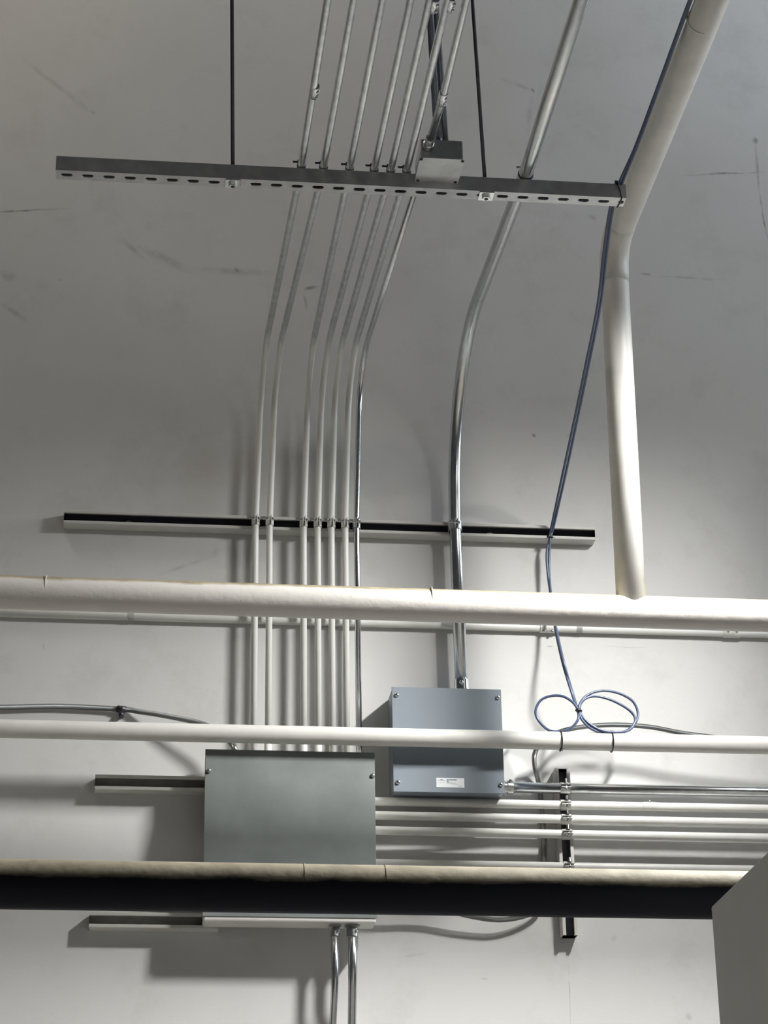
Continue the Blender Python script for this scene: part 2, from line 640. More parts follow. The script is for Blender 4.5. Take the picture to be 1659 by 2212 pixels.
# hanging slotted channel: web with slots looks down, open side up
def slotted_channel():
    x0, x1, y0, y1, zb, zt, th = -0.1975, 1.2030, 4.730, 4.7713, 2.949, 2.9903, 0.0026
    t = thing('strut_channel', 'slotted galvanised strut channel hanging from two rods with conduits clamped on top', 'strut channel', (x0, y0, zb))
    b = bmesh.new()
    # two flanges with inturned lips
    for s in (0, 1):
        U = Vector((0, 1, 0)) if s == 0 else Vector((0, -1, 0))
        oy = y0 if s == 0 else y1
        prof = [(0, 0), (th, th * 0.6), (th, 0.0413 - th), (0.0095 - th, 0.0413 - th), (0.0095 - th, 0.0413 - 0.007), (0.0095, 0.0413 - 0.007), (0.0095, 0.0413 - 0.0008), (0.0085, 0.0413), (0.002, 0.0413), (0, 0.0395), (0, 0.001)]
        extrude_profile(b, prof, ((x0, oy, zb), U, (0, 0, 1), (1, 0, 0)), x1 - x0, (1, 5))
    # slotted web
    pitch, sl, sw = 0.0508, 0.0286, 0.0135
    ym = (y0 + y1) / 2
    c = at(288 / 1.9988, 250 + 253 / 1.9988, 4.752).x
    cells = []
    k0 = int(math.floor((c - x0) / pitch))
    cx = c
    xs = []
    while cx - pitch / 2 < x1:
        xs.append(cx)
        cx += pitch
    rows = []
    for cx in xs:
        a = max(x0, cx - pitch / 2) if cx != xs[0] else x0
        e = min(x1, cx + pitch / 2)
        if cx == xs[-1]:
            e = x1
        ring_o, ring_i = [], []
        n = 32
        for k in range(n):
            an = 2 * PI * (k + 0.5) / n
            ca, sa = math.cos(an), math.sin(an)
            hx = sl / 2 - sw / 2
            ix = (hx if ca > 0 else -hx) + sw / 2 * ca
            ix = min(ix, e - a and (x1 - 0.003 - cx)) if cx == xs[-1] else ix
            iy = sw / 2 * sa
            wx = (e - cx) if ca > 0 else (cx - a)
            wy = (y1 - y0) / 2
            # project the slot point outwards onto the cell rectangle
            q = min(wx / max(abs(ca), 1e-6), wy / max(abs(sa), 1e-6))
            ring_i.append((cx + ix, ym + iy))
            ring_o.append((cx + ca * q, ym + sa * q))
        # corners: snap nearest ring points to the rectangle corners
        for sxx, syy in ((e, y1), (a, y1), (a, y0), (e, y0)):
            j = min(range(n), key=lambda i: (ring_o[i][0] - sxx) ** 2 + (ring_o[i][1] - syy) ** 2)
            ring_o[j] = (sxx, syy)
        vb = [[b.verts.new((x, y, z)) for x, y in ring] for ring, z in ((ring_o, zb), (ring_i, zb), (ring_i, zb + th), (ring_o, zb + th))]
        for k in range(n):
            j = (k + 1) % n
            for i in range(3):
                f = b.faces.new((vb[i][k], vb[i][j], vb[i + 1][j], vb[i + 1][k]))
                f.material_index = 1 if i == 2 else 0
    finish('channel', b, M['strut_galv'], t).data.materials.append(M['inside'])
    return t


slotted_channel()

# ------------------------------------------------------------------ threaded rods with nuts
for label, ptop, pbot in (
        ('dark threaded rod holding up the left part of the slotted strut channel', (501.2, 0), (502.8, 350)),
        ('dark threaded rod right of the small junction box, holding up the slotted strut channel', (1020.5, 0), (1046.8, 380))):
    a, c = at(ptop[0], ptop[1], 4.75), at(pbot[0], pbot[1], 4.75)
    d = (a - c).normalized()
    low = c + d * ((2.9375 - c.z) / d.z)
    top = c + d * ((7.6 - c.z) / d.z)
    t = thing('threaded_rod', label, 'threaded rod', low, 'threaded rods carrying the slotted channel')
    bm = bmesh.new()
    cyl(bm, low, top, 0.0048, 12)
    finish('rod', bm, M['rod'], t, True)
    bm = bmesh.new()
    w = low + d * ((2.9465 - low.z) / d.z)
    box(bm, w.x - 0.0185, w.x + 0.0185, w.y - 0.0185, w.y + 0.0185, 2.9455, 2.9488, 0.0006, 1)
    finish('washer', bm, M['chrome'], t)
    bm = bmesh.new()
    cyl(bm, (w.x, w.y, 2.9385), (w.x, w.y, 2.9455), 0.0105, 6)
    finish('nut', bm, M['chrome'], t)


# ------------------------------------------------------------------ conduits
def coupling(parent, a, b, r, mat, screw_dir, name='coupling', ns=2):
    """set-screw coupling from a to b"""
    a, b = Vector(a), Vector(b)
    bm = bmesh.new()
    d = b - a
    tube(bm, [a, a + d * 0.04, a + d * 0.47, a + d * 0.48, a + d * 0.52, a + d * 0.53, a + d * 0.96, b], [r * 1.1, r * 1.22, r * 1.22, r * 1.16, r * 1.16, r * 1.22, r * 1.22, r * 1.1], 22)
    c = finish(name, bm, mat, parent, 'auto')
    for f in ((0.25, 0.75) if ns == 2 else (0.5,)):
        bm = bmesh.new()
        s = Vector(screw_dir).normalized()
        screw_head(bm, a + d * f + s * r * 1.12, s, 0.0042, 0.0055)
        sc = finish('set_screw', bm, M['chrome'] if mat is not M['conduit_paint'] else M['zinc'], c, True)
    return c


CG = 'conduits rising up the wall and bending out overhead'
RI = 0.0090       # half-inch tube
ZC = 3.0
wall_x = (0.3546, 0.3935, 0.4882, 0.5276, 0.5657, 0.6044, 0.6374)
hang_x = (0.3960, 0.4505, 0.5150, 0.5755, 0.6165, 0.6560, 0.6920)
far_x = (0.4010, 0.4600, 0.5175, 0.5805, 0.6205, 0.6610, 0.6950)
ordinal = ('leftmost', 'second from left', 'third from left', 'fourth from left', 'fifth from left', 'sixth from left')
YC = SY - RI - 0.0005
for i in range(6):
    t = thing('electrical_conduit', f'{ordinal[i]} of the six thin white conduits rising from the large grey box', 'conduit', (wall_x[i], YC, 1.80), CG)
    zi = ZC + (0.0, 0.0, 0.0, 0.0, 0.0, 0.0)[i]
    bend = (0.20, 0.19, 0.17, 0.20, 0.19, 0.19)[i]
    xb = wall_x[i] + 0.016
    path = fillet([(wall_x[i], YC, 1.812), (wall_x[i] + 0.001, YC, zs), (xb, YC - 0.004, zi - 0.003), (hang_x[i], 4.75, zi), (far_x[i], 2.4, zi)], [0.0, bend, 0.0], 18)
    bm = bmesh.new()
    tube(bm, path, RI, 20)
    finish('tube', bm, M['overspray'], t, True)
    # connector at the box
    if i in (1, 2, 3):
        bm = bmesh.new()
        tube(bm, [(wall_x[i], YC, 1.812), (wall_x[i], YC, 1.872), (wall_x[i], YC, 1.876)], [RI * 1.12, RI * 1.12, RI], 20)
        cn = finish('connector', bm, M['conduit_paint'], t, 'auto')
        bm = bmesh.new()
        screw_head(bm, (wall_x[i] - 0.009, YC - 0.004, 1.868), (-0.9, -0.5, 0.1), 0.0045, 0.007)
        finish('set_screw', bm, M['zinc'], cn, True)
    if i == 0:
        c = at_h(680.5, 197, zi)
        coupling(t, (far_x[0] - 0.001, c.y - 0.022, zi), (far_x[0] - 0.001, c.y + 0.022, zi), RI, M['chrome'], (0.55, 0, -0.85))
    if i in (4, 5):
        c = at_h((937, 973)[i - 4], (10, 8)[i - 4], zi)
        coupling(t, (c.x, c.y - 0.022, zi), (c.x, c.y + 0.022, zi), RI, M['chrome'], (0.55, 0, -0.85))

# thin bare steel conduit, from the large box to the small junction box
t = thing('electrical_conduit', 'thin bare steel conduit right of the six white ones, ending at the small junction box', 'conduit', (wall_x[6], YC, 1.8), CG)
bm = bmesh.new()
tube(bm, fillet([(wall_x[6], YC, 1.812), (wall_x[6], YC, zs), (wall_x[6] + 0.014, YC, ZC - 0.001), (hang_x[6], 4.722, ZC)], [0, 0.17], 18), 0.0082, 20)
finish('tube', bm, M['emt'], t, True)

# its continuation past the junction box
t = thing('electrical_conduit', 'thin steel conduit with a coupling, leaving the front of the small junction box', 'conduit', (0.693, 4.63, ZC), CG)
bm = bmesh.new()
tube(bm, [(0.6935, 4.622, 2.9995), (0.7005, 4.42, 3.0005), (0.6905, 2.4, 3.0)], RI, 20)
finish('tube', bm, M['emt'], t, True)
coupling(t, (0.7000, 4.440, 3.0005), (0.7000, 4.392, 3.0005), RI, M['chrome'], (0.55, 0, -0.85))
bm = bmesh.new()
tube(bm, [(0.6933, 4.6225, 2.9995), (0.6937, 4.609, 2.9995), (0.6937, 4.607, 2.9995), (0.6944, 4.585, 2.9998)], [0.0135, 0.0135, 0.0112, 0.0112], 20)
finish('connector', bm, M['zinc'], t, 'auto')

# thick conduit into the blue-grey box
R8 = 0.0175
Y8 = SY - R8 - 0.0005
t = thing('electrical_conduit', 'thick bright steel conduit rising from the blue-grey box and sweeping out overhead', 'conduit', (0.92, Y8, 2.0), CG)
path = fillet([(0.9190, Y8, 2.015), (0.9135, Y8, zs), (0.921, Y8 - 0.004, ZC + 0.006), (0.9535, 4.75, ZC + 0.0095), (0.9460, 2.4, ZC + 0.0095)], [0.0, 0.40, 0.0], 26)
bm = bmesh.new()
tube(bm, path, R8, 28)
finish('tube', bm, M['emt'], t, True)
bm = bmesh.new()
tube(bm, [(0.9190, Y8, 2.006), (0.9190, Y8, 2.013), (0.9190, Y8, 2.014), (0.9189, Y8, 2.042), (0.9189, Y8, 2.043)], [0.026, 0.026, 0.0212, 0.0212, 0.0186], 26)
cn = finish('connector', bm, M['chrome'], t, 'auto')
bm = bmesh.new()
screw_head(bm, (0.915, Y8 - 0.021, 2.030), (-0.15, -1, 0), 0.006, 0.009)
finish('set_screw', bm, M['chrome'], cn, True)

# two dull conduits rising from the junction box
for (a, c), label in (((at(945.5, 302, 4.665), at(929, 30, 4.665)), 'left one of the two dull dark conduits rising steeply from the small junction box'),
                      ((at(960.5, 302, 4.685), at(941.5, 20, 4.685)), 'right one of the two dull dark conduits rising steeply from the small junction box')):
    d = (c - a).normalized()
    low = a + d * ((3.018 - a.z) / d.z)
    t = thing('electrical_conduit', label, 'conduit', low, 'dull conduits rising from the junction box')
    bm = bmesh.new()
    cyl(bm, low, a + d * ((7.6 - a.z) / d.z), 0.0092, 18)
    finish('tube', bm, M['dark_conduit'], t, True)
    bm = bmesh.new()
    tube(bm, [low, low + d * 0.008, low + d * 0.0081, low + d * 0.03], [0.0135, 0.0135, 0.0112, 0.0112], 18)
    finish('connector', bm, M['dark_conduit'], t, 'auto')

# ------------------------------------------------------------------ small junction box on the hanging channel
t = thing('junction_box', 'small square junction box with a bright steel cover below, in front of the slotted channel', 'junction box', (0.73, 4.675, 2.966))
bm = bmesh.new()
box(bm, 0.6755, 0.7795, 4.624, 4.7285, 2.9695, 3.022, 0.003)
bx = finish('box_body', bm, M['galv'], t)
for x in (0.727, 0.757):
    bm = bmesh.new()
    tube(bm, [(x, 4.6245, 2.996), (x, 4.6232, 2.996)], 0.011, 20)
    finish('knockout', bm, M['galv'], bx)
bm = bmesh.new()
# cover plate with two open corner notches
pl = [(0.6735, 4.639), (0.6735, 4.7305), (0.7815, 4.7305), (0.7815, 4.639), (0.7735, 4.6215), (0.6815, 4.6215)]
va = [bm.verts.new((x, y, 2.9665)) for x, y in pl]
vb = [bm.verts.new((x, y, 2.9693)) for x, y in pl]
for i in range(6):
    bm.faces.new((va[i], va[(i + 1) % 6], vb[(i + 1) % 6], vb[i]))
bm.faces.new(va)
bm.faces.new(vb)
finish('cover', bm, M['strut_galv'], t, label='bright steel cover plate')
for x, y in ((0.6772, 4.6285), (0.7778, 4.6285), (0.681, 4.7235), (0.774, 4.7235)):
    bm = bmesh.new()
    screw_head(bm, (x, y, 2.9672), (0, 0, -1), 0.0042, 0.003)
    finish('screw', bm, M['dark_hole'], t)


# ------------------------------------------------------------------ strut clamps
def clamp_meshes(r, wdt=0.026):
    """two half straps and a bolt; channel face at y = 0, outward is -y, tube axis is z"""
    out = []
    th = 0.0017
    for s in (-1, 1):
        prof = [(s * 0.0085, 0.006), (s * 0.0085, -0.001)]
        n = 14
        for k in range(n + 1):
            a = math.radians(38 + (172 - 38) * k / n)
            prof.append((s * (r + 0.0006) * math.sin(a), -r - 0.0004 + (r + 0.0006) * math.cos(a)))
        prof.append((s * 0.0026, -2 * r - 0.004))
        prof.append((s * 0.0026, -2 * r - 0.015))
        outer = []
        for i, (x, y) in enumerate(prof):
            p0, p1 = prof[max(0, i - 1)], prof[min(len(prof) - 1, i + 1)]
            dx, dy = p1[0] - p0[0], p1[1] - p0[1]
            l = math.hypot(dx, dy)
            nx, ny = -dy / l, dx / l
            if nx * s < 0 and i < len(prof) - 4 or (i >= len(prof) - 4 and nx * s < 0):
                nx, ny = -nx, -ny
            outer.append((x + nx * th, y + ny * th))
        bm = bmesh.new()
        poly = prof + outer[::-1]
        A = [bm.verts.new((x, y, -wdt / 2)) for x, y in poly]
        B = [bm.verts.new((x, y, wdt / 2)) for x, y in poly]
        m = len(prof)
        tot = len(poly)
        for i in range(tot):
            bm.faces.new((A[i], A[(i + 1) % tot], B[(i + 1) % tot], B[i]))
        for i in range(m - 1):
            for V in (A, B):
                bm.faces.new((V[i], V[i + 1], V[tot - 2 - i], V[tot - 1 - i]))
        out.append(('strap', bm))
    bm = bmesh.new()
    yb = -2 * r - 0.0105
    cyl(bm, (-0.0200, yb, 0), (0.010, yb, 0), 0.0026, 10)
    cyl(bm, (0.0045, yb, 0), (0.0085, yb, 0), 0.0055, 6)
    cyl(bm, (-0.0080, yb, 0), (-0.0045, yb, 0), 0.0060, 12)
    out.append(('bolt', bm))
    return out


CLAMPS = {}


def clamp(loc, rot, r, mat, boltmat, label, group):
    key = (round(r, 4), mat.name)
    o = bpy.data.objects.new('strut_clamp', None)
    o.empty_display_size = 0.03
    COL.objects.link(o)
    o.location = Vector(loc) + Vector((0, 0, E))
    o.rotation_euler = rot
    tag(o, label, 'pipe clamp', group)
    if key not in CLAMPS:
        ROOT_AT[o.name] = Vector((0, 0, E))
        CLAMPS[key] = []
        for nm, bm in clamp_meshes(r):
            c = finish(nm, bm, boltmat if nm == 'bolt' else mat, o)
            CLAMPS[key].append(c)
    else:
        for c in CLAMPS[key]:
            d = c.copy()
            COL.objects.link(d)
            d.parent = o
    return o


G1 = 'clamps holding the upright conduits to the long wall channel'
for i in range(6):
    clamp((wall_x[i] + 0.001, SY, zs), (0, 0, 0), RI, M['conduit_paint'], M['zinc'], f'white clamp on the long wall channel around the {ordinal[i]} of six white conduits', G1)
clamp((wall_x[6], SY, zs), (0, 0, 0), 0.0086, M['galv'], M['zinc'], 'bare metal clamp around the thin steel conduit at the long wall channel', G1)
clamp((0.9135, SY, zs), (0, 0, 0), R8, M['galv'], M['zinc'], 'bare metal clamp around the thick steel conduit at the long wall channel', G1)
G2 = 'clamps holding the conduits on top of the hanging channel'
rx = (-PI / 2, 0, 0)
for i in range(6):
    clamp((hang_x[i], 4.7505, 2.9903), rx, RI, M['galv'], M['rod'], f'metal clamp on the hanging slotted channel, {ordinal[i]} of the six around thin conduits', G2)
clamp((0.9535, 4.7505, 2.9903), rx, R8, M['galv'], M['rod'], 'metal clamp on the hanging slotted channel around the thick conduit', G2)

# ------------------------------------------------------------------ large grey pull box
BX0, BX1, BZ0, BZ1, BYF = 0.2247, 0.6714, 1.3590, 1.8157, 5.714
t = thing('pull_box', 'large square electrical box with a grey cover, half hidden by the black pipe', 'electrical box', ((BX0 + BX1) / 2, SY, BZ0))
bm = bmesh.new()
box(bm, BX0 + 0.002, BX1 - 0.002, BYF + 0.0025, SY - 0.0003, BZ0 + 0.002, BZ1 - 0.001, 0.004)
finish('box_body', bm, M['white_paint'], t, label='white painted box body')
bm = bmesh.new()
box(bm, BX0, BX1, BYF, BYF + 0.0022, BZ0 + 0.013, BZ1, 0.0008, 1)
cv = finish('cover', bm, M['cover_grey'], t, label='flat grey cover')
for x, z in ((BX0 + 0.010, 1.756), (BX1 - 0.006, 1.752), (BX0 + 0.010, 1.402), (BX1 - 0.006, 1.400)):
    bm = bmesh.new()
    screw_head(bm, (x, BYF, z), (0, -1, 0), 0.0062, 0.006)
    finish('screw', bm, M['zinc'], cv, True)

# ------------------------------------------------------------------ blue-grey pull box
CX0, CX1, CZ0, CZ1, CYF = 0.7215, 1.0190, 1.7135, 2.0055, 5.7275
t = thing('pull_box', 'blue-grey square electrical box with a white label, under the thick steel conduit', 'electrical box', ((CX0 + CX1) / 2, YW, CZ0))
bm = bmesh.new()
box(bm, CX0 + 0.002, CX1 - 0.002, CYF + 0.0025, YW - 0.0003, CZ0 + 0.003, CZ1 - 0.001, 0.003)
finish('box_body', bm, M['box_grey'], t)
bm = bmesh.new()
box(bm, CX0, CX1, CYF, CYF + 0.0022, CZ0, CZ1, 0.001, 1)
cv = finish('cover', bm, M['box_grey'], t)
for x, z in ((CX0 + 0.013, 1.982), (CX1 - 0.010, 1.982), (CX0 + 0.012, 1.739), (CX1 - 0.010, 1.738)):
    bm = bmesh.new()
    screw_head(bm, (x, CYF, z), (0, -1, 0), 0.0062, 0.006)
    finish('screw', bm, M['chrome'], cv, True)
# label with its small print
lx0, lx1 = at(942.5, 1690, CYF).x, at(1003, 1692, CYF).x
lz1, lz0 = at(972, 1680.5, CYF).z, at(972, 1701, CYF).z
bm = bmesh.new()
box(bm, lx0, lx1, CYF - 0.0006, CYF, lz0, lz1)
lb = finish('label_sticker', bm, M['label_white'], cv, label='white printed label')
lw, lh = lx1 - lx0, lz1 - lz0


bm = bmesh.new()
for (u0, u1, v0, v1) in ((0.05, 0.33, 0.70, 0.735), (0.10, 0.28, 0.735, 0.78), (0.15, 0.23, 0.78, 0.86),
                         (0.37, 0.44, 0.52, 0.88), (0.46, 0.73, 0.72, 0.88), (0.38, 0.56, 0.50, 0.53), (0.38, 0.70, 0.42, 0.445), (0.52, 0.78, 0.33, 0.355),
                         (0.05, 0.30, 0.52, 0.54), (0.80, 0.83, 0.10, 0.19), (0.86, 0.89, 0.10, 0.19)):
    box(bm, lx0 + lw * u0, lx0 + lw * u1, CYF - 0.0009, CYF - 0.0006, lz0 + lh * v0, lz0 + lh * v1)
finish('printed_marks', bm, M['label_bar'], t)

# ------------------------------------------------------------------ horizontal conduits on the right
HG = 'horizontal conduits running right to the upright channel and beyond'
RH = 0.0116
YH = SY - RH - 0.0005
names = ('topmost', 'second from top', 'third from top')
XEND = 2.6
hz = []
for i, (z0, z1, label) in enumerate(((1.7005, 1.7000, 'white horizontal conduit directly below the steel one, passing under the blue-grey box'),
                                     (1.6625, 1.6600, 'white horizontal conduit from the large grey box, middle of the three close together'),
                                     (1.6215, 1.6185, 'white horizontal conduit from the large grey box, lowest of the three close together'),
                                     (1.5330, 1.5300, 'white horizontal conduit just showing along the top edge of the black pipe'))):
    t = thing('electrical_conduit', label, 'conduit', (0.665, YH, z0), HG)
    bm = bmesh.new()
    tube(bm, [(0.660, YH, z0), (1.19, YH, z0 + (z1 - z0) * 0.5), (XEND, YH, z1)], RH, 22)
    finish('tube', bm, M['conduit_paint'], t, True)
    hz.append((z0 + z1) / 2)
    if i == 0:
        coupling(t, (1.40, YH, z0), (1.44, YH, z0), RH * 0.86, M['conduit_paint'], (0, -0.3, 1), 'connector', 1)
RS = 0.0140
YS = SY - RS - 0.0005
t = thing('electrical_conduit', 'bright steel horizontal conduit leaving the right side of the blue-grey box', 'conduit', (1.02, YS, 1.746), HG)
bm = bmesh.new()
tube(bm, [(1.014, YS, 1.7455), (XEND, YS, 1.7475)], RS, 26)
finish('tube', bm, M['emt'], t, True)
bm = bmesh.new()
tube(bm, [(1.0195, YS, 1.7455), (1.0255, YS, 1.7455), (1.0256, YS, 1.7455), (1.034, YS, 1.7455), (1.0342, YS, 1.7455), (1.049, YS, 1.7455), (1.0495, YS, 1.7455)], [0.0205, 0.0205, 0.016, 0.016, 0.0185, 0.0185, 0.0155], 24)
cn = finish('connector', bm, M['zinc'], t, 'auto')
bm = bmesh.new()
screw_head(bm, (1.041, YS - 0.014, 1.7575), (0, -0.75, 0.66), 0.0055, 0.007)
finish('set_screw', bm, M['chrome'], cn, True)

G3 = 'clamps holding the horizontal conduits to the upright channel'
ry = (0, PI / 2, 0)
clamp((1.190, SY, 1.7463), ry, RS, M['zinc'], M['zinc'], 'bare metal clamp around the steel horizontal conduit at the upright channel', G3)
for z, w in zip(hz, ('the white conduit just below the steel one', 'the middle of the three white conduits', 'the lowest of the three white conduits', 'the white conduit along the black pipe')):
    clamp((1.190, SY, z), ry, RH, M['strut_paint'], M['chrome'], f'grey strap clamp at the upright channel around {w}', G3)

# thin conduit flat on the wall behind the thick white pipe
RT = 0.0112
t = thing('electrical_conduit', 'thin white conduit lying flat along the wall just below the thick white pipe', 'conduit', (0.7, YW, 2.22))
bm = bmesh.new()
zt = 2.2205
tube(bm, [(-2.2, YW - RT - 0.001, zt), (3.2, YW - RT - 0.001, zt)], RT, 22)
finish('tube', bm, M['conduit_paint'], t, True)
coupling(t, (1.672, YW - RT - 0.001, zt), (1.722, YW - RT - 0.001, zt), RT, M['conduit_paint'], (0, -1, 0.1))
coupling(t, (1.150, YW - RT - 0.001, zt), (1.196, YW - RT - 0.001, zt), RT, M['conduit_paint'], (0, -0.6, -0.8))
for x in (1.262, 0.02):
    bm = bmesh.new()
    n = 10
    pts = [(YW - 0.0006, zt + 0.030), (YW - 0.0006, zt + 0.014)] + [(YW - RT - 0.001 - (RT + 0.0012) * math.sin(PI * k / n), zt + (RT + 0.0012) * math.cos(PI * k / n)) for k in range(n + 1)]
    A = [bm.verts.new((x - 0.008, y, z)) for y, z in pts]
    B = [bm.verts.new((x + 0.008, y, z)) for y, z in pts]
    for i in range(len(pts) - 1):
        bm.faces.new((A[i], A[i + 1], B[i + 1], B[i]))
    bmesh.ops.solidify(bm, geom=bm.faces[:], thickness=0.0012)
    finish('strap', bm, M['conduit_paint'], t)

# ------------------------------------------------------------------ the two conduits below the large box
LG = 'steel conduits dropping out of the bottom of the large box'
for x0, dx, zb, label in ((0.5655, -0.004, 0.06, 'left of two steel conduits bending down out of the bottom of the large grey box'),
                          (0.6110, 0.006, 0.0, 'right of two steel conduits bending down out of the bottom of the large grey box')):
    t = thing('electrical_conduit', label, 'conduit', (x0, 5.74, 1.36), LG)
    r = 0.0095 if zb else 0.0115
    yb = 5.745
    path = fillet([(x0, yb, 1.362), (x0, yb, 1.235 - zb * 0.4), (x0 + dx * 0.6, YW - r - 0.002, 1.09 - zb * 0.4), (x0 + dx, YW - r - 0.002, 0.2)], [0.16, 0.16], 12)
    bm = bmesh.new()
    tube(bm, path, r, 22)
    finish('tube', bm, M['emt'], t, True)
    bm = bmesh.new()
    tube(bm, [(x0, yb, 1.361), (x0, yb, 1.3555), (x0, yb, 1.3553), (x0, yb, 1.331), (x0, yb, 1.3305)], [r * 1.75, r * 1.75, r * 1.32, r * 1.32, r * 1.05], 22)
    cn = finish('connector', bm, M['zinc'], t, 'auto')
    bm = bmesh.new()
    screw_head(bm, (x0 + r * 0.7, yb - r * 1.05, 1.342), (0.6, -0.8, 0), 0.0045, 0.006)
    finish('set_screw', bm, M['chrome'], cn, True)

# ------------------------------------------------------------------ the pipes
DM = 0.0415
t = thing('pipe', 'thick white pipe crossing the picture with a dusty top and the riser standing on it', 'pipe', (0.66, 5.25, 2.062))
bm = bmesh.new()
tube(bm, [(-2.6 + 0.4 * k, 5.25, 2.066 - 0.0012 * k) for k in range(16)], DM, 48)
finish('tube', bm, M['main_pipe'], t, True)
for px in (98, 930):
    c = at(px, 1290, 5.25)
    bm = bmesh.new()
    tube(bm, [(c.x - 0.0015, 5.25, 2.0625), (c.x - 0.001, 5.25, 2.0625), (c.x + 0.001, 5.25, 2.0625), (c.x + 0.0015, 5.25, 2.0625)], [DM - 0.001, DM + 0.0005, DM + 0.0005, DM - 0.001], 48)
    finish('joint_seam', bm, M['main_pipe'], t, 'auto')

DR = 0.0378
xr = 1.2770
t = thing('pipe', 'white riser pipe standing on the thick white pipe and elbowing out overhead', 'pipe', (xr, 5.25, 2.10))
path = fillet([(xr, 5.25, 2.064), (1.2885, 5.25, 3.121), (1.2775, 2.3, 3.121)], [0.095], 18)
bm = bmesh.new()
tube(bm, path, DR, 44)
finish('tube', bm, M['white_paint'], t, True)
# the elbow fitting is a touch thicker than the tube
path = fillet([(1.2867, 5.25, 3.000), (1.2885, 5.25, 3.121), (1.2879, 5.125, 3.121)], [0.085], 14)
bm = bmesh.new()
n = len(path)
tube(bm, path, [DR + 0.0003 if i in (0, n - 1) else DR + 0.0018 for i in range(n)], 44)
finish('elbow', bm, M['white_paint'], t, True)
c = at_h(1535, 45, 3.121)
bm = bmesh.new()
tube(bm, [(1.2818, c.y - 0.002, 3.121), (1.2818, c.y - 0.001, 3.121), (1.2818, c.y + 0.001, 3.121), (1.2818, c.y + 0.002, 3.121)], [DR - 0.001, DR + 0.0006, DR + 0.0006, DR - 0.001], 44)
finish('joint_seam', bm, M['white_paint'], t, 'auto')

t = thing('pipe', 'slim white pipe passing in front of the blue-grey box, carrying the looped blue cables', 'pipe', (0.68, 5.6875, 1.8506))
DP, YP, ZP = 0.0242, 5.6875, 1.8506
bm = bmesh.new()
tube(bm, [(-2.6 + 0.4 * k, YP, ZP) for k in range(16)], DP, 36)
finish('tube', bm, M['white_paint'], t, True)

t = thing('pipe', 'black pipe crossing low in the picture with a pale dusty coat on its upper side', 'pipe', (0.48, 4.0, 1.0135))
DB = 0.0443
bm = bmesh.new()
tube(bm, [(-1.6 + 0.25 * k, 4.0, 1.0150 - 0.0003 * k) for k in range(18)], DB, 56)
finish('tube', bm, M['black_pipe'], t, True)
for px in (655, 830):
    c = at(px, 1920, 4.0)
    bm = bmesh.new()
    tube(bm, [(c.x - 0.001, 4.0, 1.0135), (c.x - 0.0008, 4.0, 1.0135), (c.x + 0.0008, 4.0, 1.0135), (c.x + 0.001, 4.0, 1.0135)], [DB - 0.001, DB + 0.0004, DB + 0.0004, DB - 0.001], 56)
    finish('joint_seam', bm, M['black_pipe'], t, 'auto')

# ------------------------------------------------------------------ grey cabinet at the lower right
t = thing('equipment_cabinet', 'plain grey cabinet side at the lower right corner, covering the end of the black pipe', 'cabinet', (1.3, 3.0, -E))
bm = bmesh.new()
box(bm, 0.9505, 1.75, 2.45, 3.50, -E, 0.8665, 0.004)
finish('box_body', bm, M['cabinet_grey'], t)

# ------------------------------------------------------------------ armoured cables
t = thing('armoured_cable', 'armoured flexible cable running along the wall and curving down into the large grey box', 'cable', (0.28, 5.73, 1.8), 'armoured flexible cables')
pts = [at(-420, 1524, 5.82), at(-160, 1528, 5.82), at(0, 1528, 5.82), at(130, 1526, 5.82), at(262, 1532, 5.818), at(305, 1538, 5.808), at(350, 1545, 5.79), at(435, 1563, 5.762), at(478, 1585, 5.757), at(499, 1606, 5.755), at(510, 1630, 5.755)]
bm = bmesh.new()
tube(bm, spline(pts, 10), 0.0072, 14, uv=True)
finish('sheath', bm, M['armored'], t, True)
bm = bmesh.new()
c = at(510, 1627, 5.755)
c2 = at(499.5, 1606, 5.755)
tube(bm, [c, c + (c2 - c) * 0.8], 0.0098, 16)
finish('connector', bm, M['zinc'], t, True)
t = thing('cable_clip', 'small dark clip holding the armoured cable to the wall above the slim pipe', 'cable clip', at(262, 1538, 5.82))
bm = bmesh.new()
tube(bm, [at(253, 1531, 5.818), at(272, 1533, 5.818)], 0.0092, 16)
finish('band', bm, M['rod'], t, True)
bm = bmesh.new()
c = at(262, 1544, 5.818)
box(bm, c.x - 0.006, c.x + 0.006, 5.812, YW, c.z - 0.006, c.z + 0.012, 0.001, 1)
finish('tab', bm, M['rod'], t)
bm = bmesh.new()
screw_head(bm, (c.x, 5.812, c.z - 0.001), (0, -1, 0), 0.005, 0.006, True)
finish('screw', bm, M['rod'], t, True)

t = thing('armoured_cable', 'armoured flexible cable arching under the blue loops and dropping behind the horizontal conduits', 'cable', (1.3, 5.7, 1.86), 'armoured flexible cables')
pts = [at(1900, 1625, 5.722), at(1640, 1602, 5.722), at(1490, 1586, 5.722), at(1400, 1570, 5.722), at(1310, 1566, 5.722), at(1225, 1576, 5.725), at(1176, 1598, 5.735), at(1156, 1625, 5.765), at(1155, 1655, 5.795),
       at(1163, 1690, 5.812), at(1172, 1760, 5.817), at(1176, 1850, 5.817), at(1174, 1940, 5.812), at(1150, 1972, 5.805), at(1085, 1987, 5.795), at(1010, 1978, 5.79), at(930, 1955, 5.78), at(840, 1935, 5.76), at(806, 1930, 5.755)]
bm = bmesh.new()
tube(bm, spline(pts, 10), 0.0066, 14, uv=True)
finish('sheath', bm, M['armored'], t, True)

# ------------------------------------------------------------------ blue cables
RC = 0.0036
ztop = ZP + DP + RC
BG = 'blue data cables tied along the pipe and looped on the slim pipe'


